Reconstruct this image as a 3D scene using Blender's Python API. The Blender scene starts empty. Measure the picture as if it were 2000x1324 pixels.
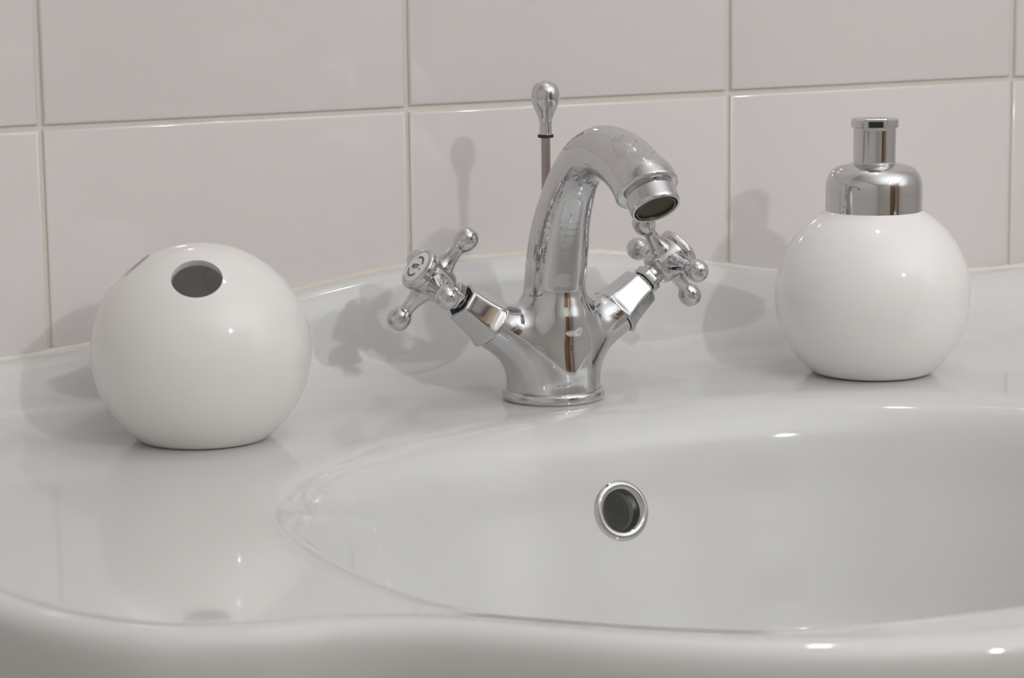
import bpy, bmesh, math, random
import numpy as np
from mathutils import Vector, Matrix
random.seed(4); rng = np.random.default_rng(4)
sc = bpy.context.scene
COL = sc.collection

# ------------------------------------------------------------------ camera
F, YAW, PITCH, ROLL = 5000.75, 0.475809, 0.167583, -0.010587
CAM = (-0.373799, -1.230907, 0.250670)
cy, sy, cp, sp = math.cos(YAW), math.sin(YAW), math.cos(PITCH), math.sin(PITCH)
fw = Vector((sy*cp, cy*cp, -sp)); r0 = Vector((cy, -sy, 0)); u0 = r0.cross(fw)
rt = math.cos(ROLL)*r0 + math.sin(ROLL)*u0
up = -math.sin(ROLL)*r0 + math.cos(ROLL)*u0
cam = bpy.data.cameras.new('camera'); camo = bpy.data.objects.new('camera', cam); COL.objects.link(camo)
M = Matrix((rt, up, -fw)).transposed().to_4x4(); M.translation = CAM
camo.matrix_world = M
cam.sensor_width = 36; cam.lens = F/2000*36; cam.clip_start = .02
cam.dof.use_dof = True; cam.dof.focus_distance = 1.30; cam.dof.aperture_fstop = 16
sc.camera = camo

# ------------------------------------------------------------------ world, lamps, exposure
w = bpy.data.worlds.new('world'); sc.world = w; w.use_nodes = True
w.node_tree.nodes['Background'].inputs[0].default_value = (.75, .85, 1, 1)
w.node_tree.nodes['Background'].inputs[1].default_value = 0.4
sc.view_settings.view_transform = 'Standard'; sc.view_settings.look = 'None'
sc.view_settings.gamma = 1; sc.view_settings.use_curve_mapping = False
sc.view_settings.exposure = 0.0
sc.cycles.diffuse_bounces = 12; sc.cycles.max_bounces = 16; sc.cycles.glossy_bounces = 8
LAMP1 = (0.60, -2.30, 1.22)      # pendant lamp opposite the basin
LAMP2 = (0.44, -0.22, 1.25)      # lamp above the mirror
def lamp(name, loc, power, rad, colr):
    l = bpy.data.lights.new(name, 'POINT'); l.energy = power; l.shadow_soft_size = rad; l.color = colr
    o = bpy.data.objects.new(name, l); o.location = loc; COL.objects.link(o); return o
_l = bpy.data.lights.new('spot_light', 'SPOT'); _l.energy = 35; _l.spot_size = math.radians(75); _l.spot_blend = .6; _l.shadow_soft_size = .042; _l.color = (1, .975, .96)
_o = bpy.data.objects.new('spot_light', _l); _o.location = LAMP1; COL.objects.link(_o)
AIM1 = (Vector((.25, -.1, .05))-Vector(LAMP1)).normalized(); _o.rotation_euler = AIM1.to_track_quat('-Z', 'Y').to_euler()
lamp('lamp_light', LAMP2, 3.6, .03, (1, .99, .98))
UP = (.95, -1.95, -.15)          # added fill light without a known source, washes the ceiling
_l = bpy.data.lights.new('fill_uplight', 'SPOT'); _l.energy = 215; _l.spot_size = math.radians(125); _l.spot_blend = .9; _l.shadow_soft_size = .06; _l.color = (.925, .975, 1)
_o = bpy.data.objects.new('fill_uplight', _l); _o.location = UP; _o.rotation_euler = (math.pi, 0, 0); COL.objects.link(_o)

# ------------------------------------------------------------------ materials
def mat(name, color, rough=.5, metal=0, coat=0, bump=None, noise=None, spec=.5, emit=None):
    m = bpy.data.materials.new(name); m.use_nodes = True
    nt = m.node_tree; b = nt.nodes['Principled BSDF']
    b.inputs['Base Color'].default_value = (*color, 1); b.inputs['Roughness'].default_value = rough
    b.inputs['Metallic'].default_value = metal; b.inputs['Coat Weight'].default_value = coat
    b.inputs['Coat Roughness'].default_value = .02; b.inputs['Specular IOR Level'].default_value = spec
    if emit: b.inputs['Emission Color'].default_value = (*emit[0], 1); b.inputs['Emission Strength'].default_value = emit[1]
    if bump or noise:
        tc = nt.nodes.new('ShaderNodeTexCoord'); co = tc.outputs['Object']
    if bump:      # (scale, strength, distance)
        n = nt.nodes.new('ShaderNodeTexNoise'); n.inputs['Scale'].default_value = bump[0]; n.inputs['Detail'].default_value = 3
        nt.links.new(co, n.inputs['Vector'])
        bp = nt.nodes.new('ShaderNodeBump'); bp.inputs['Strength'].default_value = bump[1]; bp.inputs['Distance'].default_value = bump[2]
        nt.links.new(n.outputs['Fac'], bp.inputs['Height']); nt.links.new(bp.outputs['Normal'], b.inputs['Normal'])
    if noise:     # (scale, other colour, low, high)
        n = nt.nodes.new('ShaderNodeTexNoise'); n.inputs['Scale'].default_value = noise[0]; n.inputs['Detail'].default_value = 5
        nt.links.new(co, n.inputs['Vector'])
        r = nt.nodes.new('ShaderNodeValToRGB')
        r.color_ramp.elements[0].position = noise[2]; r.color_ramp.elements[1].position = noise[3]
        r.color_ramp.elements[0].color = (*color, 1); r.color_ramp.elements[1].color = (*noise[1], 1)
        nt.links.new(n.outputs['Fac'], r.inputs['Fac']); nt.links.new(r.outputs['Color'], b.inputs['Base Color'])
    return m
M_PORC = mat('porcelain', (.655, .655, .645), .07, coat=.3, bump=(35, .05, .001))
M_BALL = mat('white_glaze', (.80, .785, .765), .06, coat=.3, bump=(30, .04, .001))
M_INNER = mat('lightened_inside', (.93, .92, .91), .3)  # holder's inside colour lightened to stand in for bounced light
M_BOTTLE = mat('white_bottle_glaze', (.87, .86, .85), .05, coat=.3)
M_TILE = mat('tile_glaze', (.735, .695, .695), .09, coat=.2, bump=(22, .10, .0012))
M_GROUT = mat('grout', (.72, .69, .63), .85, bump=(400, .3, .0005), noise=(9, (.55, .44, .34), .60, .78))
M_SEAL = mat('sealant', (.74, .72, .67), .45, noise=(12, (.60, .52, .42), .45, .7))
M_CHROME = mat('chrome', (.61, .61, .62), .035, metal=1)
M_CHROME2 = mat('chrome_spotted', (.80, .80, .81), .05, metal=1, bump=(160, .03, .0006))
M_ROD = mat('rod_metal', (.40, .34, .32), .28, metal=1)
M_DARK = mat('dark_rubber_and_shade', (.02, .02, .02), .5)
M_STEEL = mat('steel_mesh', (.20, .19, .14), .35, metal=1)
M_DISC = mat('index_enamel', (.74, .76, .73), .15)
M_INK = mat('index_ink', (.10, .10, .11), .3)
M_CAVITY = mat('overflow_glaze', (.55, .55, .52), .3)
M_WALL = mat('painted_wall', (.72, .70, .65), .7, bump=(90, .1, .0006))
M_WALL2 = mat('wall_tile_plain', (.84, .83, .83), .25)
M_WALL3 = mat('white_wall_plain', (.90, .90, .905), .4)
M_CEIL = mat('ceiling_paint', (.88, .87, .86), .8)
M_WOOD = mat('brown_wood', (.23, .13, .075), .35, noise=(6, (.33, .20, .12), .35, .65))
M_TRIM = mat('white_trim', (.74, .73, .72), .35)
M_FLOOR = mat('floor_tile', (.30, .255, .21), .3, noise=(4, (.36, .31, .26), .35, .65))
M_BLACK = mat('slot_shade', (.012, .011, .011), .35)  # dark colour for the shade inside the nozzle slot
M_GLOBE = mat('opal_glass', (.9, .9, .9), .3, emit=((1, .96, .92), 3))
M_OAK = mat('pale_oak', (.46, .36, .28), .4, noise=(7, (.40, .30, .22), .35, .65))

# ------------------------------------------------------------------ helpers
def mesh_obj(name, verts, faces, m, parent=None, smooth=True, sharp=None, normals=None):
    me = bpy.data.meshes.new(name)
    me.from_pydata([tuple(map(float, v)) for v in verts], [], [tuple(map(int, f)) for f in faces])
    me.update()
    bm = bmesh.new(); bm.from_mesh(me)
    if normals is None: bmesh.ops.recalc_face_normals(bm, faces=bm.faces)
    bm.to_mesh(me); bm.free()
    me.materials.append(m)
    if smooth:
        me.polygons.foreach_set('use_smooth', [True]*len(me.polygons))
        if sharp: me.set_sharp_from_angle(angle=math.radians(sharp))
    if normals is not None: me.normals_split_custom_set_from_vertices([tuple(map(float, n)) for n in normals])
    o = bpy.data.objects.new(name, me); COL.objects.link(o)
    if parent: o.parent = parent
    return o
def empty(name, loc=(0, 0, 0), parent=None):
    o = bpy.data.objects.new(name, None); o.location = loc; o.empty_display_size = .02; COL.objects.link(o)
    if parent: o.parent = parent
    return o
def tag(o, label, cat, group=None):
    o['label'] = label; o['category'] = cat
    if group: o['group'] = group
    return o
def structure(o): o['kind'] = 'structure'; return o
def box(a, b):
    (x0, y0, z0), (x1, y1, z1) = a, b
    v = [(x0,y0,z0),(x1,y0,z0),(x1,y1,z0),(x0,y1,z0),(x0,y0,z1),(x1,y0,z1),(x1,y1,z1),(x0,y1,z1)]
    return v, [(0,3,2,1),(4,5,6,7),(0,1,5,4),(1,2,6,5),(2,3,7,6),(3,0,4,7)]
def boxobj(name, a, b, m, parent=None, bevel=0):
    o = mesh_obj(name, *box(a, b), m, parent, smooth=False)
    if bevel:
        bm = bmesh.new(); bm.from_mesh(o.data)
        bmesh.ops.bevel(bm, geom=bm.edges[:], offset=bevel, segments=3, affect='EDGES', profile=.5)
        bm.to_mesh(o.data); bm.free()
        o.data.polygons.foreach_set('use_smooth', [True]*len(o.data.polygons)); o.data.set_sharp_from_angle(angle=math.radians(35))
    return o
def rows_mesh(rows, closed_u=True, cap0=False, cap1=False):
    """rows: list of arrays (n,3)."""
    n = len(rows[0]); V = np.concatenate(rows); Fc = []
    for i in range(len(rows)-1):
        for j in range(n if closed_u else n-1):
            k = (j+1) % n
            Fc.append((i*n+j, i*n+k, (i+1)*n+k, (i+1)*n+j))
    if cap0: Fc.append(tuple(range(n))[::-1])
    if cap1: Fc.append(tuple((len(rows)-1)*n+j for j in range(n)))
    return V, Fc
def frame(d):
    d = np.array(d, float); d /= np.linalg.norm(d)
    a = np.array([0, 1, 0.]) if abs(d[1]) < .9 else np.array([1., 0, 0])
    e1 = np.cross(a, d); e1 /= np.linalg.norm(e1); e2 = np.cross(d, e1)
    return e1, e2, d
def smooth_profile(pts, per=6, tight=None):
    """Catmull-Rom through (r,t) points; repeat a point to keep a corner."""
    P = [np.array(p, float) for p in pts]; out = []
    for i in range(len(P)-1):
        p0 = P[max(i-1, 0)]; p1 = P[i]; p2 = P[i+1]; p3 = P[min(i+2, len(P)-1)]
        if np.allclose(p1, p2): continue
        for k in range(per):
            t = k/per
            out.append(.5*((2*p1)+(-p0+p2)*t+(2*p0-5*p1+4*p2-p3)*t*t+(-p0+3*p1-3*p2+p3)*t**3))
    out.append(P[-1]); return out
def lathe(name, prof, m, parent=None, origin=(0, 0, 0), axis=(0, 0, 1), n=72, sharp=40, shape=None, smooth=True):
    """prof: (radius, t) along the axis."""
    e1, e2, d = frame(axis); o = np.array(origin, float); rows = []
    th = np.arange(n)*2*math.pi/n
    for i, (r, t) in enumerate(prof):
        rr = np.full(n, max(r, 1e-6))
        if shape: rr = rr*shape(th, t)
        rows.append(o + d*t + np.outer(rr*np.cos(th), e1) + np.outer(rr*np.sin(th), e2))
    V, Fc = rows_mesh(rows)
    return mesh_obj(name, V, Fc, m, parent, smooth=smooth, sharp=sharp)

# ---- implicit surface -> mesh (surface nets, then Newton projection to the surface)
def implicit(name, f, lo, hi, h, m, parent=None):
    lo = np.array(lo); hi = np.array(hi); N = np.ceil((hi-lo)/h).astype(int)+1
    ax = [lo[i]+h*np.arange(N[i]) for i in range(3)]
    G = np.stack(np.meshgrid(*ax, indexing='ij'), -1)
    D = f(G.reshape(-1, 3)).reshape(N)
    S = D < 0
    c = [S[i:N[0]-1+i, j:N[1]-1+j, k:N[2]-1+k] for i in (0,1) for j in (0,1) for k in (0,1)]
    s = sum(x.astype(int) for x in c); act = (s > 0) & (s < 8)
    idx = -np.ones(act.shape, int); cells = np.argwhere(act); idx[act] = np.arange(len(cells))
    P = lo + (cells+.5)*h
    def grad(P):
        e = 1e-5; g = np.stack([f(P+np.eye(3)[i]*e)-f(P-np.eye(3)[i]*e) for i in range(3)], -1)/(2*e); return g
    for _ in range(6):
        g = grad(P); d = f(P); st = (d/np.maximum((g*g).sum(1), .05))[:, None]*g
        ln = np.linalg.norm(st, axis=1, keepdims=True); st *= np.minimum(1, .5*h/np.maximum(ln, 1e-9)); P = P-st
    Nn = grad(P); Nn /= np.linalg.norm(Nn, axis=1, keepdims=True)
    Fc = []
    for a in range(3):
        b, c_ = (a+1) % 3, (a+2) % 3
        sl0 = [slice(None)]*3; sl1 = [slice(None)]*3; sl0[a] = slice(0, -1); sl1[a] = slice(1, None)
        A, B = S[tuple(sl0)], S[tuple(sl1)]
        E_ = np.argwhere(A != B)
        ok = (E_[:, b] > 0) & (E_[:, c_] > 0) & (E_[:, b] < N[b]-1) & (E_[:, c_] < N[c_]-1); E_ = E_[ok]
        inside = A[tuple(E_.T)]
        q = []
        for db, dc in ((-1,-1),(0,-1),(0,0),(-1,0)):
            c2 = E_.copy(); c2[:, b] += db; c2[:, c_] += dc; q.append(idx[tuple(c2.T)])
        q = np.stack(q, -1); q[~inside] = q[~inside][:, ::-1]; Fc.append(q)
    Fc = np.concatenate(Fc)
    return mesh_obj(name, P, Fc.tolist(), m, parent, normals=Nn)
def smin(a, b, k):
    h = np.clip(.5+.5*(b-a)/k, 0, 1); return b*(1-h)+a*h-k*h*(1-h)
def rcone(P, a, b, ra, rb):
    a = np.array(a, float); b = np.array(b, float); ab = b-a; t = np.clip(((P-a)@ab)/(ab@ab), 0, 1)
    return np.linalg.norm(P-a-t[:, None]*ab, axis=1)-(ra+(rb-ra)*t)

# ------------------------------------------------------------------ the room
X0, X1, Y1, Z0, Z1 = -1.3, 1.9, -3.6, -.86, 1.58
def wall_box(name, a, b, m): return structure(boxobj(name, a, b, m))
wall_back = wall_box('wall_back', (X0, .0022, Z0), (X1, .12, Z1), M_GROUT)
wall_box('wall_left', (X0-.1, Y1, Z0), (X0, .12, Z1), M_WALL3)
wall_box('wall_right', (X1, Y1, Z0), (X1+.1, .12, Z1), M_WALL2)
wall_box('wall_front', (X0-.1, Y1-.1, Z0), (X1+.1, Y1, Z1), M_WALL)
wall_box('floor', (X0-.1, Y1-.1, Z0-.08), (X1+.1, .12, Z0), M_FLOOR)
wall_box('ceiling', (X0-.1, Y1-.1, Z1), (X1+.1, .12, Z1+.08), M_CEIL)
# door in the front wall, seen only as brown and dark strips in the chrome
door = structure(empty('door_1', (.98, Y1+.001, Z0)))
boxobj('door_leaf', (-.36, 0, 0), (.36, .04, 2.0), M_WOOD, door, .004)
for s in (-1, 1): boxobj('door_frame', (s*.40-.04, 0, 0), (s*.40+.04, .06, 2.06), M_TRIM, door, .004)
boxobj('door_frame', (-.44, 0, 2.0), (.44, .06, 2.08), M_TRIM, door, .004)
lathe('door_handle', smooth_profile([(.0,0),(.02,0),(.02,.006),(.008,.01),(.008,.04),(.022,.05),(.022,.07),(0,.078)],4), M_CHROME, door, (-.30, .04, 1.0), (0, 1, 0), 24)
# tiles of the back wall: 200 mm pitch, one shared mesh
J, T, GAP = .14504, .2, .0028
def tile_mesh():
    e = (T-GAP)/2; v = []; nb = 3; b = .0016; rows = []
    prof = [(e, .0095), (e, .0014)] + [(e-b*(1-math.cos(a)), .0014-b*.85*math.sin(a)) for a in (math.pi/6, math.pi/3, math.pi/2)]
    for (q, y) in prof: rows.append(np.array([(-q, y, -q), (q, y, -q), (q, y, q), (-q, y, q)]))
    V, Fc = rows_mesh(rows, cap1=True); return V, Fc
tv, tf = tile_mesh(); tile0 = None
xs = [k for k in range(-6, 8)]; zs = [k for k in range(-5, 7)]
for i in xs:
    for j in zs:
        cx_, cz_ = (i+.5)*T, J+(j+.5)*T
        if cx_-T/2 < X0-.01 or cx_+T/2 > X1+.01 or cz_-T/2 < Z0-.02 or cz_+T/2 > Z1+.01: continue
        if tile0 is None:
            tile0 = mesh_obj('tile', tv, tf, M_TILE, wall_back, sharp=80); o = tile0
        else:
            o = tile0.copy(); COL.objects.link(o); o.parent = wall_back
        o.location = (cx_+random.uniform(-.0003, .0003), 0, cz_+random.uniform(-.0003, .0003))
        o.rotation_euler = (random.uniform(-.0012, .0012), random.uniform(-.0008, .0008), random.uniform(-.0012, .0012))

# ------------------------------------------------------------------ washbasin
XT, YT = .24024, -.08529
BC = np.array([XT, -.325])                   # bowl centre
NA = 960
TH = np.arange(NA)*2*math.pi/NA
OUT = .008
half = [(0,-.5535),(-.059,-.5510),(-.105,-.5390),(-.150,-.5180),(-.190,-.4880),(-.222,-.4560),(-.247,-.4330),(-.272,-.4200),(-.302,-.4120),
        (-.335,-.3960),(-.358,-.3640),(-.374,-.3200),(-.383,-.2600),(-.388,-.1800),(-.390,-.1000),(-.390,-.0500),(-.390,-.0060),(-.390,-.0060),(-.25,-.0010),(-.12,-.0010),(0,-.0010)]
half = [(x, y-(OUT if y < -.3 else 0)) for x, y in half]
HP = smooth_profile(half, 24)
pl = np.array(HP); full = np.concatenate([pl, (pl*[-1, 1])[::-1]])
rel = full-[0, BC[1]]; ang = np.arctan2(rel[:, 1], rel[:, 0]) % (2*math.pi); rad = np.hypot(*rel.T)
o_ = np.argsort(ang); ang, rad = ang[o_], rad[o_]
RO = np.interp(TH, ang, rad, period=2*math.pi)
for _ in range(3): RO = .25*np.roll(RO, 1)+.5*RO+.25*np.roll(RO, -1)
DIR = np.stack([np.cos(TH), np.sin(TH)], -1)
BA, BBk, BBf, EXP = .243, .205, .203, 2.45
bb = np.where(DIR[:, 1] > 0, BBk, BBf)
RB = (np.abs(DIR[:, 0]/BA)**EXP+np.abs(DIR[:, 1]/bb)**EXP)**(-1/EXP)
def sstep(x): x = np.clip(x, 0, 1); return x*x*(3-2*x)
def wall_height(x):                                     # height of the upstand against the wall
    d = np.abs(x-XT-.008)
    return .031 + .032*np.clip(1-sstep((d-.02)/.26), 0, 1)
def deck_z(x, y):
    H = wall_height(x)
    # profile from the deck (y=-.062) up to the wall: fillet, slope, rounded crest, little ledge
    t = np.clip((y+.060)/.054, 0, 1)
    c = np.where(t < .45, .30*(t/.45)**2.0, 0) + np.where(t >= .45, .30+.70*np.sin(np.clip((t-.45)/.55, 0, 1)*math.pi/2)**1.15, 0)
    tt = t
    c = np.interp(tt, CT, CZ)
    z = H*c
    # shallow soap recesses either side of the tap
    return z
# smooth cove curve table
_cp = smooth_profile([(0,0),(0,0),(.12,.006),(.26,.035),(.42,.12),(.56,.27),(.66,.46),(.735,.68),(.79,.86),(.845,.955),(.91,.992),(1,1),(1,1)], 10)
CT = np.array([p[0] for p in _cp]); CZ = np.array([p[1] for p in _cp])
LIP = .0018
rows = []
# bowl: profile (inward distance, z) from the rim down
bprof = smooth_profile([(0,0),(0,0),(.007,-.0006),(.014,-.0026),(.021,-.0075),(.0265,-.0155),(.0305,-.027),(.0345,-.042),(.0405,-.060),(.0475,-.080),(.0545,-.100),(.0605,-.115),(.070,-.128),(.09,-.137),(.14,-.142),(.188,-.143)], 6)
RBB = .205
for (s, z) in bprof[::-1]:
    k = RB - s - (RB-RBB)*max(0, (s-.055)/.133)
    P = BC + DIR*k[:, None]
    rows.append(np.column_stack([P, np.full(NA, z)]))
# deck from rim to lip
def dist_out(e):   # outline moved inwards by e along its own normal (numerical)
    P = BC + DIR*RO[:, None]
    t = np.roll(P, -1, 0)-np.roll(P, 1, 0); t /= np.linalg.norm(t, axis=1, keepdims=True)
    n = np.stack([-t[:, 1], t[:, 0]], -1)             # inward for CCW
    return P+n*e[:, None] if isinstance(e, np.ndarray) else P+n*e
front = sstep((-.012-(BC[1]+DIR[:, 1]*RO))/.03)        # 0 along the wall, 1 elsewhere
inner = dist_out(.024*front)
Rim = BC + DIR*RB[:, None]
NS = 46
for i in range(1, NS+1):
    s = i/NS
    P = Rim+(inner-Rim)*s
    rows.append(np.column_stack([P, deck_z(P[:, 0], P[:, 1])]))
for e, z in [(.0225,.0),(.020,.0001),(.018,.0003),(.016,.0008),(.014,.0013),(.012,.0017),(.010,LIP),(.0078,.0017),(.0056,.0011),(.0036,.0001),(.0020,-.0014),(.0008,-.0034),(.0002,-.0062),
             (.0002,-.010),(.0008,-.016),(.002,-.024),(.005,-.036),(.010,-.050),(.018,-.068),(.030,-.088),(.048,-.108),(.075,-.128),(.11,-.145),(.15,-.158)]:
    P = dist_out(e*front)
    base = deck_z(P[:, 0], P[:, 1])
    zz = z*front+base*np.where(z >= -.0001, 1, 0)*1.0
    if z < -.0001: zz = z*front + (z-.0)*(1-front) + (0 if z < -.03 else 0)
    rows.append(np.column_stack([P, zz]))
V, Fc = rows_mesh(rows, cap0=True, cap1=True)
# overflow opening in the back wall of the bowl
OV = np.array([XT, -.1555, -.0455]); OVN = np.array([0, -.955, .297]); OVN /= np.linalg.norm(OVN)
rel = V-OV; along = rel@OVN; perp = np.linalg.norm(rel-along[:, None]*OVN, axis=1)
inh = (perp < .0118) & (np.abs(along) < .02)
Fc = [f for f in Fc if not any(inh[i] for i in f)]
basin = mesh_obj('washbasin', V, Fc, M_PORC, sharp=60)
tag(basin, 'wide white glossy ceramic washbasin with scalloped front edge below the tiled wall', 'washbasin')
def surf_on_bowl():
    q = V[(~inh) & (perp < .014) & (np.abs(along) < .02)]; return ((q-OV)@OVN).mean()
off = surf_on_bowl(); print('overflow offset', off)
OVS = OV+OVN*off
lathe('overflow_ring', smooth_profile([(.0153,-.004),(.0153,-.004),(.0154,-.0008),(.0147,.0008),(.0130,.0016),(.0112,.0011),(.0101,-.0004),(.0099,-.002),(.0099,-.006),(.0099,-.006)], 5), M_CHROME, basin, OVS, OVN, 96, 80)
lathe('overflow_channel', smooth_profile([(.0108,.001),(.0108,.001),(.0108,-.012),(.0108,-.012),(.014,-.020),(.013,-.032),(.006,-.036),(.0,-.037)], 4), M_CAVITY, basin, OVS, OVN, 48)
lathe('drain_ring', smooth_profile([(.030,.0),(.031,.0015),(.028,.003),(.022,.0022),(.021,-.001),(.012,-.002),(0,-.002)], 4), M_CHROME, basin, (XT, -.325, -.1428), (0, 0, 1), 48)
lathe('plug', smooth_profile([(.019,.001),(.0195,.003),(.017,.0055),(.008,.0075),(0,.008)], 4), M_CHROME, basin, (XT, -.325, -.1428), (0, 0, 1), 48)
# sealant bead along the wall
xb = np.linspace(XT-.385, XT+.385, 260); zb = wall_height(xb); rws = []
for x, z in zip(xb, zb):
    q = .0016*(1+.18*math.sin(x*61)+.12*math.sin(x*143+1))
    rws.append(np.array([(x, .004, z-.003), (x, -q*1.1, z-.0008), (x, -q*.8, z+q*.35), (x, -q*.25, z+q*.85), (x, .001, z+q*1.1), (x, .004, z+q)]))
Vs, Fs = rows_mesh(rws, cap0=True, cap1=True)
mesh_obj('sealant', Vs, Fs, M_SEAL, basin, sharp=60)['label'] = 'cream sealant bead along the tiles'

# ------------------------------------------------------------------ faucet
faucet = tag(empty('faucet', (XT, YT, 0)), 'chrome two-handle basin mixer tap with arched swan-neck spout', 'faucet')
mm = .001
lathe('base_ring', [(a*mm, b*mm) for a, b in smooth_profile([(20,0),(25.5,0),(25.5,0),(26.5,1.2),(26.6,3.2),(26.1,4.9),(25.2,5.6),(24.5,5.4),(23.2,4.6),(23.0,4.6),(20,4.6)], 5)], M_CHROME, faucet, n=128, sharp=70)
SEAM = np.array([36., 0, 41.5]); AXR = np.array([.785, 0, .62]); AXR /= np.linalg.norm(AXR)
SPINE = [((0, -1.6, 30), 15.8), ((0, -2.2, 56), 15.8), ((0, -4.6, 70), 15.9), ((0, -8.2, 86), 15.2), ((0, -14.5, 101), 13.8), ((0, -24, 115.5), 12.7), ((0, -37, 126.5), 12.4),
         ((0, -52, 131.3), 12.9), ((0, -67, 130.3), 13.7), ((0, -79, 126.6), 14.2), ((0, -89, 120.8), 14.5), ((0, -99, 111.5), 14.8)]
SPD = np.array([0, -.63, -.777]); SPD /= np.linalg.norm(SPD)
SPE = np.array([0, -98., 116.5])               # centre of the spout's end face
sp_pts = smooth_profile([(*p, r) for p, r in SPINE], 4)
sp_pts = [np.array(q) for q in sp_pts]
_cr = smooth_profile([(-10, 27.5), (0, 25.0), (10, 24.1), (20, 23.2), (30, 22.2), (40, 20.9), (50, 18.8), (60, 16.8), (75, 15.5)], 10)
CRZ = np.array([q[0] for q in _cr]); CRR = np.array([q[1] for q in _cr])
def faucet_sdf(Pm):
    P = Pm*1000.
    # core: round foot tapering steadily up into the neck
    z = P[:, 2]
    yc = -2.4*sstep((z-30)/28)
    core = (np.hypot(P[:, 0], P[:, 1]-yc)-np.interp(z, CRZ, CRR))*.96
    c = None
    for i in range(len(sp_pts)-1):
        a, b = sp_pts[i], sp_pts[i+1]
        s = rcone(P, a[:3], b[:3], a[3], b[3]); c = s if c is None else np.minimum(c, s)
    # flared end, cut flat
    fl = rcone(P, SPE-SPD*3, SPE+SPD*7, 14.5, 15.6)
    c = smin(c, fl, 4)
    c = -smin(-c, -((P-SPE)@SPD), 2.0)
    wz = sstep((z-44)/18)
    d = core*(1-wz)+c*wz
    Q = P.copy(); Q[:, 0] = np.abs(Q[:, 0])
    arm = rcone(Q, (0, 0, 17.5), SEAM+AXR*6, 12.1, 12.8)
    arm = np.maximum(arm, (Q-(SEAM+AXR*1.0))@AXR)
    d = smin(d, arm, 13)
    d = np.maximum(d, 3.2-P[:, 2])
    return d*.001
body = implicit('spout_body', faucet_sdf, (-.052, -.120, .0), (.052, .034, .150), .00105, M_CHROME, faucet)

# aerator at the spout end
def P3(p): return tuple(np.array(p)*mm)
aer = lathe('aerator', [(a*mm, b*mm) for a, b in smooth_profile([(11.5,-3),(11.5,-3),(11.3,1.2),(11.3,1.2),(12.0,1.7),(12.3,2.6),(12.3,3.6),(12.3,7.5),(12.3,9.0),(12.0,10.2),(11.5,10.8),(10.8,10.6),(10.6,9.8),(10.6,8.0),(10.6,8.0)], 4)], M_CHROME, faucet, P3(SPE), SPD, 96, 70)
lathe('aerator_sleeve', [(a*mm, b*mm) for a, b in smooth_profile([(10.0,4),(10.0,10.0),(9.6,10.4),(9.2,10.0),(9.2,6)], 3)], M_STEEL, aer, P3(SPE), SPD, 64, 50)
lathe('aerator_cup', [(10.55*mm, 5*mm), (0, 5*mm)], M_DARK, aer, P3(SPE), SPD, 48)
e1, e2, dd = frame(SPD); gv, gf = [], []
for k in np.arange(-8.8, 8.9, .8):
    L = math.sqrt(max(9.3**2-k*k, .1))
    for A, B, h in ((e1, e2, 9.0), (e2, e1, 9.22)):
        c0 = SPE+dd*h+A*k
        for s1, s2 in ((-1, -1), (1, -1), (1, 1), (-1, 1)): gv.append((c0-B*L+A*.14*s1+dd*.12*s2)*mm)
        for s1, s2 in ((-1, -1), (1, -1), (1, 1), (-1, 1)): gv.append((c0+B*L+A*.14*s1+dd*.12*s2)*mm)
        n = len(gv)-8
        gf += [(n, n+1, n+5, n+4), (n+1, n+2, n+6, n+5), (n+2, n+3, n+7, n+6), (n+3, n, n+4, n+7), (n, n+3, n+2, n+1), (n+4, n+5, n+6, n+7)]
mesh_obj('aerator_mesh', gv, gf, M_STEEL, aer, smooth=False)

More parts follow.
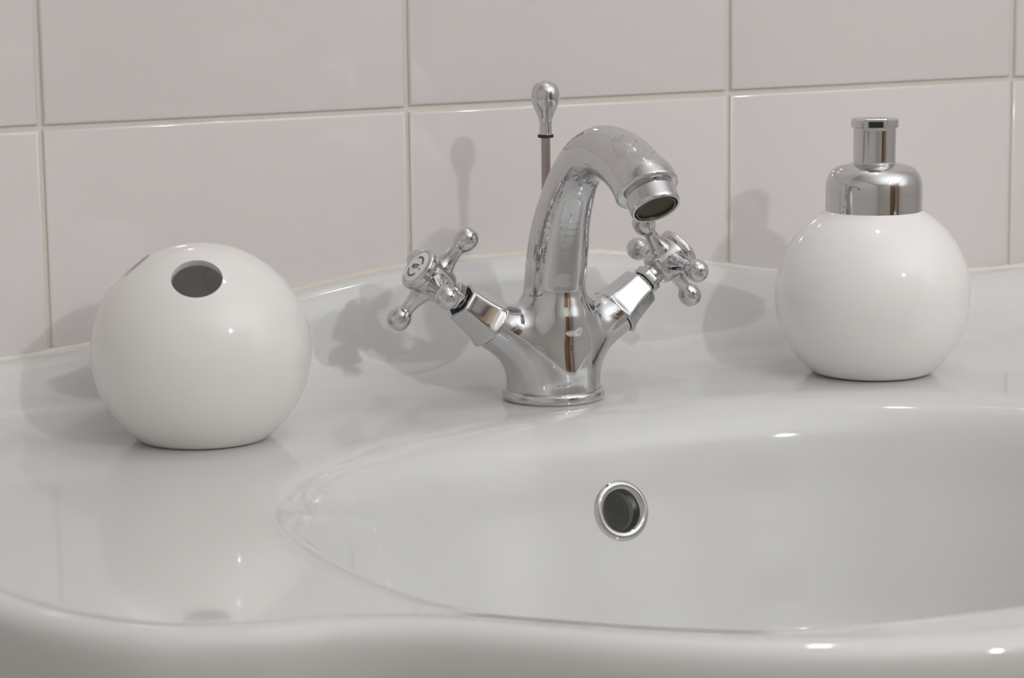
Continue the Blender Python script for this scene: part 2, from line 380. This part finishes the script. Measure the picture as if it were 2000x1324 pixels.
# valve bonnets, spindles and cross handles
def hexshape(amount, n=6, rot=0, soft=.22):
    def f(th, t):
        a = amount(t) if callable(amount) else amount
        p = ((th-rot+math.pi/n) % (2*math.pi/n))-math.pi/n
        hexr = math.cos(math.pi/n)/np.cos(p)             # 1 at corner, apothem in the middle
        hexr = -np.log(np.exp(-hexr*60)+np.exp(-.985*60))/60   # soften corners
        return 1+(hexr-1)*a
    return f
def cross_handle(side, roll):
    ax = AXR*[side, 1, 1]; sm = SEAM*[side, 1, 1]
    am = lambda t: float(np.clip(.45+t*1000/5, 0, 1))
    lathe('valve_bonnet', [(a*mm, b*mm) for a, b in [(11,0),(13.5,0),(14.2,.2),(14.45,.7),(14.4,1.3),(14.15,2.1),(13.85,2.9),(13.55,3.7),(13.15,4.9),(12.6,7),(12.1,10),(11.6,14),(11.15,18),(10.95,20),(10.7,20.9),(10.2,21.4),(9.6,21.5),(9.1,21.4),(8.8,21.0),(8.7,19)]],
          M_CHROME, faucet, P3(sm), ax, 144, 50, hexshape(am, 6, math.pi/2+(.60 if side > 0 else .16)))
    lathe('bonnet_opening', [(8.8*mm, 19.6*mm), (0, 19.6*mm)], M_DARK, faucet, P3(sm), ax, 48)  # dark disc standing in for the shade inside the open bonnet
    lathe('seam_gasket', [(12.2*mm, -.9*mm), (12.65*mm, -.5*mm), (12.65*mm, .2*mm), (12.2*mm, .4*mm)], M_DARK, faucet, P3(sm), ax, 96)
    lathe('spindle_nut', [(a*mm, b*mm) for a, b in [(5.6,19),(5.6,22.3),(5.6,22.6),(5.8,23.4),(7.7,23.8),(7.9,24.4),(7.9,27.6),(7.5,28.2),(6.2,28.4),(6.0,31),(5.0,34)]], M_CHROME, faucet, P3(sm), ax, 72, 40,
          hexshape(lambda t: 1. if .0235 < t < .0283 else 0., 6, .2))
    C = sm+ax*41.0
    h = empty('cross_handle', P3(C), faucet)
    # the hub
    def teeth(th, t): return 1+(.005*np.sin(th*100) if .0078 < t < .0098 and side > 0 else 0)
    lathe('handle_hub', [(a*mm, b*mm) for a, b in smooth_profile([(0,-9.5),(6.6,-9.5),(6.6,-9.5),(8.2,-9.0),(9.1,-7.4),(9.7,-3.6),(10.1,0),(10.3,4.6),(10.2,6.2),(10.2,6.2),(10.7,6.7),(11.2,7.3),(11.4,8.0),(11.4,9.6),(11.1,10.5),(10.2,11.2),(9.3,11.3),(9.0,10.9),(8.9,10.5),(0,10.5)], 4)],
          M_CHROME, h, (0, 0, 0), ax, 500 if side > 0 else 128, 45, teeth)
    lathe('index_disc', [(a*mm, b*mm) for a, b in smooth_profile([(8.8,10.2),(8.8,10.9),(8.4,11.25),(6,11.55),(3,11.7),(0,11.75)], 4)], M_DISC, h, (0, 0, 0), ax, 64, 60)
    # arms
    f1, f2, f3 = frame(ax)
    p1 = np.array([-ax[2]*side, 0, ax[0]*side]); p1 = p1*(1 if p1[2] > 0 else -1); p2 = np.array([0, 1., 0])
    for k in range(4):
        a = roll+k*math.pi/2
        dr = p1*math.cos(a)+p2*math.sin(a)
        lathe('handle_arm', [(a_*mm, b*mm) for a_, b in smooth_profile([(6.4,7.6),(5.8,9.3),(4.9,11.2),(4.1,13.6),(3.6,16.2),(3.35,18.4),(3.4,19.6),(3.8,20.6),(4.9,22.0),(5.75,24.0),(6.05,26.3),(5.75,28.6),(4.6,30.6),(2.8,31.9),(1.3,32.3),(0,32.4)], 4)],
              M_CHROME, h, (0, 0, 0), dr, 48, 70)
    # ring lettering on the enamel disc: two arcs and a short word
    iv, if_ = [], []
    upv = p1; rgt = np.cross(upv, ax); rgt /= np.linalg.norm(rgt)
    def arc(r0_, r1_, a0, a1, n=14):
        b0 = len(iv)
        for i in range(n+1):
            t = a0+(a1-a0)*i/n
            for r_ in (r0_, r1_):
                for hh in (11.35, 11.9-.0062*r_*r_): iv.append((ax*hh+(rgt*math.cos(t)+upv*math.sin(t))*r_)*mm)
        for i in range(n):
            q = b0+4*i; if_.extend([(q+1, q+3, q+7, q+5), (q, q+1, q+5, q+4), (q+2, q+6, q+7, q+3)])
    D2 = math.pi/180
    arc(4.9, 6.0, 20*D2, 118*D2); arc(4.9, 6.0, 200*D2, 318*D2); arc(4.9, 5.9, 345*D2, 356*D2, 3)
    def stroke(x0, y0, x1, y1, wd=.34):
        a_ = rgt*x0+upv*y0; b_ = rgt*x1+upv*y1; dv = b_-a_; nn = np.cross(dv, ax); nn /= np.linalg.norm(nn); b0 = len(iv)
        for q in (a_-nn*wd, a_+nn*wd, b_+nn*wd, b_-nn*wd): iv.append((q+ax*11.86)*mm)
        for q in (a_-nn*wd, a_+nn*wd, b_+nn*wd, b_-nn*wd): iv.append((q+ax*11.4)*mm)
        if_.extend([(b0, b0+1, b0+2, b0+3), (b0, b0+4, b0+5, b0+1), (b0+1, b0+5, b0+6, b0+2), (b0+2, b0+6, b0+7, b0+3), (b0+3, b0+7, b0+4, b0)])
    H = 1.1
    for s_ in ([(-3.1,-H,-3.1,H),(-1.7,-H,-1.7,H),(-3.1,0,-1.7,0)] + [(-.75,-H,-.75,H),(.75,-H,.75,H),(-.75,H,.75,H),(-.75,-H,.75,-H)] + [(1.5,H,3.3,H),(2.4,-H,2.4,H)] if side < 0 else
               [(-3.0,-H,-3.0,H),(-3.0,H,-1.9,H),(-3.0,-H,-1.9,-H),(-.75,-H,-.75,H),(.75,-H,.75,H),(-.75,H,.75,H),(-.75,-H,.75,-H),(1.6,-H,1.6,H),(1.6,-H,2.8,-H)]):
        stroke(*s_)
    mesh_obj('index_lettering', iv, if_, M_INK, h, smooth=False)
    return h
cross_handle(-1, math.radians(-15.5))
cross_handle(1, math.radians(-8))

# pop-up waste rod behind the spout
RY = 12.5; RX = 3.4
rod = lathe('pull_rod', [(0, 20*mm), (2.35*mm, 20*mm), (2.35*mm, 136*mm), (0, 136*mm)], M_ROD, faucet, (RX*mm, RY*mm, 0), (0, 0, 1), 32, 50)
lathe('rod_washer', [(a*mm, b*mm) for a, b in smooth_profile([(2.2,133.2),(3.9,133.3),(4.1,134.1),(3.9,134.9),(2.2,135)], 3)], M_DARK, rod, (RX*mm, RY*mm, 0), (0, 0, 1), 32)
lathe('rod_knob', [(a*mm, b*mm) for a, b in smooth_profile([(0,134.8),(3.1,134.8),(3.25,135.3),(3.2,138),(3.2,141),(3.7,143.3),(4.9,146.2),(6.4,149.6),(7.3,153.4),(7.1,157),(5.9,159.8),(3.8,161.6),(1.6,162.3),(0,162.4)], 5)], M_CHROME, rod, (RX*mm, RY*mm, 0), (0, 0, 1), 64, 60)

# ------------------------------------------------------------------ toothbrush holder
def holder():
    c = np.array([.0472, -.089, .0424]); R = .0527; th = .0036
    root = empty('toothbrush_holder', (c[0], c[1], 0))
    tag(root, 'round white ceramic toothbrush holder with three round holes near its top', 'toothbrush holder')
    flat = c[2]
    prof = []
    for a in np.linspace(0, math.pi, 120):
        r, z = R*math.sin(a), c[2]+R*.985*math.cos(a)
        if z > .0016: prof.append((r, z))
    prof += [(R*math.sin(math.acos(min(1,(c[2]-.0012)/(R*.985))))-.0004, .0008), (R*math.sin(math.acos((c[2]-.0005)/(R*.985)))-.0022, 0), (0, 0)]
    inner = [(0, .005), (.025, .005)]
    for a in np.linspace(math.pi*.80, 0, 80): inner.append(((R-th)*math.sin(a), c[2]+(R-th)*math.cos(a)*.985))
    # outer shell and inner cavity as one closed solid
    def ring(prof, n=160):
        V, Fc = [], []; rows = []
        for r, z in prof: rows.append(np.column_stack([r*np.cos(np.arange(n)*2*math.pi/n), r*np.sin(np.arange(n)*2*math.pi/n), np.full(n, z)]))
        return rows
    bm = bmesh.new()
    for pr in (prof, inner[::-1]):
        n = 160; prev = None
        for r, z in pr:
            if r < 1e-6: cur = [bm.verts.new((0, 0, z))]
            else: cur = [bm.verts.new((r*math.cos(k*2*math.pi/n), r*math.sin(k*2*math.pi/n), z)) for k in range(n)]
            if prev:
                for k in range(n):
                    k2 = (k+1) % n
                    if len(prev) == 1: bm.faces.new((prev[0], cur[k], cur[k2]))
                    elif len(cur) == 1: bm.faces.new((prev[k2], prev[k], cur[0]))
                    else: bm.faces.new((prev[k2], prev[k], cur[k], cur[k2]))
            prev = cur
    # orient the two shells: outer outwards, inner inwards
    bmesh.ops.recalc_face_normals(bm, faces=bm.faces)
    outer_f = [f for f in bm.faces]
    me = bpy.data.meshes.new('holder_body'); bm.to_mesh(me); bm.free()
    bm = bmesh.new(); bm.from_mesh(me)
    cz = c[2]
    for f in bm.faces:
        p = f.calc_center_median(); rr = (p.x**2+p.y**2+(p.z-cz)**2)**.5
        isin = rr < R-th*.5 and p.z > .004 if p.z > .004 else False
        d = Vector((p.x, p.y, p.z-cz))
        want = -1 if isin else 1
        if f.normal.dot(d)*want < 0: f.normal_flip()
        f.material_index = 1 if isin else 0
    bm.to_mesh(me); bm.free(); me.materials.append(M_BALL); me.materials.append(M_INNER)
    o = bpy.data.objects.new('holder_body', me); COL.objects.link(o); o.parent = root
    cutters = []
    for az in (248, 157, 36):
        pol = math.radians(39.5)
        d = Vector((math.sin(pol)*math.cos(math.radians(az)), math.sin(pol)*math.sin(math.radians(az)), math.cos(pol)))
        co = lathe('cutter', [(0, .035), (.0119, .035), (.0119, .07), (0, .07)], M_BALL, None, (0, 0, cz), tuple(d), 96)
        bmm = bmesh.new(); bmm.from_mesh(co.data); bmesh.ops.remove_doubles(bmm, verts=bmm.verts, dist=1e-5); bmesh.ops.recalc_face_normals(bmm, faces=bmm.faces); bmm.to_mesh(co.data); bmm.free()
        co.location = (c[0], c[1], 0)
        md = o.modifiers.new('b', 'BOOLEAN'); md.object = co; md.operation = 'DIFFERENCE'; md.solver = 'EXACT'
        cutters.append(co)
    bv = o.modifiers.new('bv', 'BEVEL'); bv.width = .0007; bv.segments = 3; bv.limit_method = 'ANGLE'; bv.angle_limit = math.radians(40); bv.harden_normals = False
    bpy.context.view_layer.update()
    dg = bpy.context.evaluated_depsgraph_get()
    nm = bpy.data.meshes.new_from_object(o.evaluated_get(dg)); o.modifiers.clear(); o.data = nm
    nm.polygons.foreach_set('use_smooth', [True]*len(nm.polygons)); nm.set_sharp_from_angle(angle=math.radians(50))
    for co in cutters: bpy.data.objects.remove(co)
    print('holder verts', len(nm.vertices))
    return root
holder()

# ------------------------------------------------------------------ soap dispenser
def dispenser():
    c = np.array([.4236, -.108, .0423]); R = .0525
    root = empty('soap_dispenser', (c[0], c[1], 0))
    tag(root, 'round white soap dispenser with a chrome domed collar and pump', 'soap dispenser')
    prof = [(0, 0), (math.sqrt(R*R-c[2]**2)-.003, 0), (math.sqrt(R*R-c[2]**2)-.0008, .0004)]
    for a in np.linspace(math.pi, 0, 130):
        r, z = R*math.sin(a), c[2]+R*math.cos(a)
        if z > .0012 and r > .0235: prof.append((r, z))
    prof += [(.0225, .0912), (.0, .0912)]
    prof = [p for p in prof if not (p[1] > c[2] and p[0] < .0236 and p[1] < .0905)]
    lathe('bottle', prof, M_BOTTLE, root, n=160, sharp=60)
    k = mm
    lathe('collar', [(a*k, b*k) for a, b in smooth_profile([(24.0,87.8),(25.4,87.8),(25.4,87.8),(25.75,88.1),(25.8,88.8),(25.8,96),(25.75,101.0),(25.2,104.6),(23.4,108.4),(20.6,111.0),(17.0,112.4),(12.5,113.3),(11.6,113.6),(11.3,114.2),(9,114.2)], 5)], M_CHROME, root, n=144, sharp=60)
    # pump head, nozzle towards the camera
    yaw = math.radians(27.5); nd = np.array([-math.sin(yaw+.10), -math.cos(yaw+.10), 0]); sd = np.array([-nd[1], nd[0], 0])
    ph = lathe('pump_head', [(a*k, b*k) for a, b in smooth_profile([(9,113),(10.9,113),(10.9,113),(11.2,113.5),(11.3,116),(11.35,125),(11.4,132.2),(11.4,132.2),(12.3,132.5),(12.7,133.0),(12.7,136.2),(12.5,136.7),(11,137.2),(5,137.6),(0,137.7)], 4)], M_CHROME, root, n=96, sharp=35)
    def obox(name, l0, l1, w, z0, z1, m, bev=.0006, par=ph):
        v = [nd*l+sd*s+np.array([0, 0, z]) for z in (z0, z1) for l, s in ((l0, -w), (l1, -w), (l1, w), (l0, w))]
        o = mesh_obj(name, v, [(0,3,2,1),(4,5,6,7),(0,1,5,4),(1,2,6,5),(2,3,7,6),(3,0,4,7)], m, par, smooth=False)
        if bev:
            bm = bmesh.new(); bm.from_mesh(o.data); bmesh.ops.recalc_face_normals(bm, faces=bm.faces)
            bmesh.ops.bevel(bm, geom=bm.edges[:], offset=bev, segments=3, affect='EDGES'); bm.to_mesh(o.data); bm.free()
            o.data.polygons.foreach_set('use_smooth', [True]*len(o.data.polygons)); o.data.set_sharp_from_angle(angle=math.radians(35))
        return o
    obox('nozzle', .008, .0165, .0063, .1317, .1385, M_CHROME, .0008)
    obox('nozzle_opening', .0160, .01665, .0039, .1334, .1366, M_BLACK, 0)  # flat black block in place of the slot's shade
dispenser()

# tall oak cupboard against the front wall (only its reflection shows)
cab = tag(empty('tall_cupboard', (1.56, -3.40, Z0)), 'tall pale oak cupboard against the wall behind the camera', 'cupboard')
boxobj('carcass', (-.25, -.18, .0), (.25, .16, 2.0), M_OAK, cab, .003)
for s_ in (0, 1):
    dr = boxobj('cupboard_door', (-.245, .162, .06+s_*.97), (.245, .182, 1.0+s_*.97), M_OAK, cab, .003)
    boxobj('door_knob', (-.22, .182, .9+s_*.2), (-.205, .20, .98+s_*.2), M_CHROME, dr, .003)

# ------------------------------------------------------------------ lamp fixtures (out of the frame, reflected in chrome and glaze)
def fixture(loc, out, wall_y, label):
    root = empty('wall_lamp', (loc[0], wall_y, loc[2])); tag(root, label, 'lamp')
    L = abs(loc[1]-wall_y)
    lathe('lamp_plate', smooth_profile([(0,0),(.05,0),(.05,.006),(.046,.012),(.012,.016),(0,.016)], 4), M_TRIM, root, axis=(0, out, 0), n=48)
    lathe('lamp_arm', [(.005, .01), (.005, L-.07), (.0, L-.07)], M_TRIM, root, axis=(0, out, 0), n=24)
fixture(LAMP2, -1, 0, 'small chrome lamp above the basin on the tiled wall')
pend = tag(empty('pendant_lamp', (LAMP1[0], LAMP1[1], Z1)), 'small chrome spotlight hanging from the ceiling behind the camera', 'lamp')
lathe('ceiling_rose', smooth_profile([(0,0),(.05,0),(.05,-.006),(.04,-.02),(.006,-.026),(0,-.026)], 4), M_CHROME, pend, n=48)
lathe('lamp_stem', [(.006, -.02), (.006, LAMP1[2]-Z1+.03)], M_CHROME, pend, n=24)
lathe('lamp_shade', [(0, -.11), (.03, -.11), (.045, -.09), (.055, -.03), (.06, .0), (.058, .0), (.05, -.05), (.02, -.06), (0, -.06)], M_CHROME, pend, (0, 0, LAMP1[2]-Z1), AIM1, 48)
upl = tag(empty('added_fill_uplighter', (UP[0], UP[1], Z0)), 'added unseen fill uplighter, slim and white, behind the camera', 'lamp')
lathe('fill_uplighter_base', smooth_profile([(0,0),(.13,0),(.13,.01),(.12,.02),(.012,.025),(.012,.03)], 4), M_TRIM, upl, n=48)
lathe('fill_uplighter_pole', [(.011, .02), (.011, UP[2]-Z0-.10), (.05, UP[2]-Z0-.08), (.14, UP[2]-Z0-.01), (.135, UP[2]-Z0-.01), (.045, UP[2]-Z0-.075), (0, UP[2]-Z0-.075)], M_TRIM, upl, n=48)
bpy.context.view_layer.update()
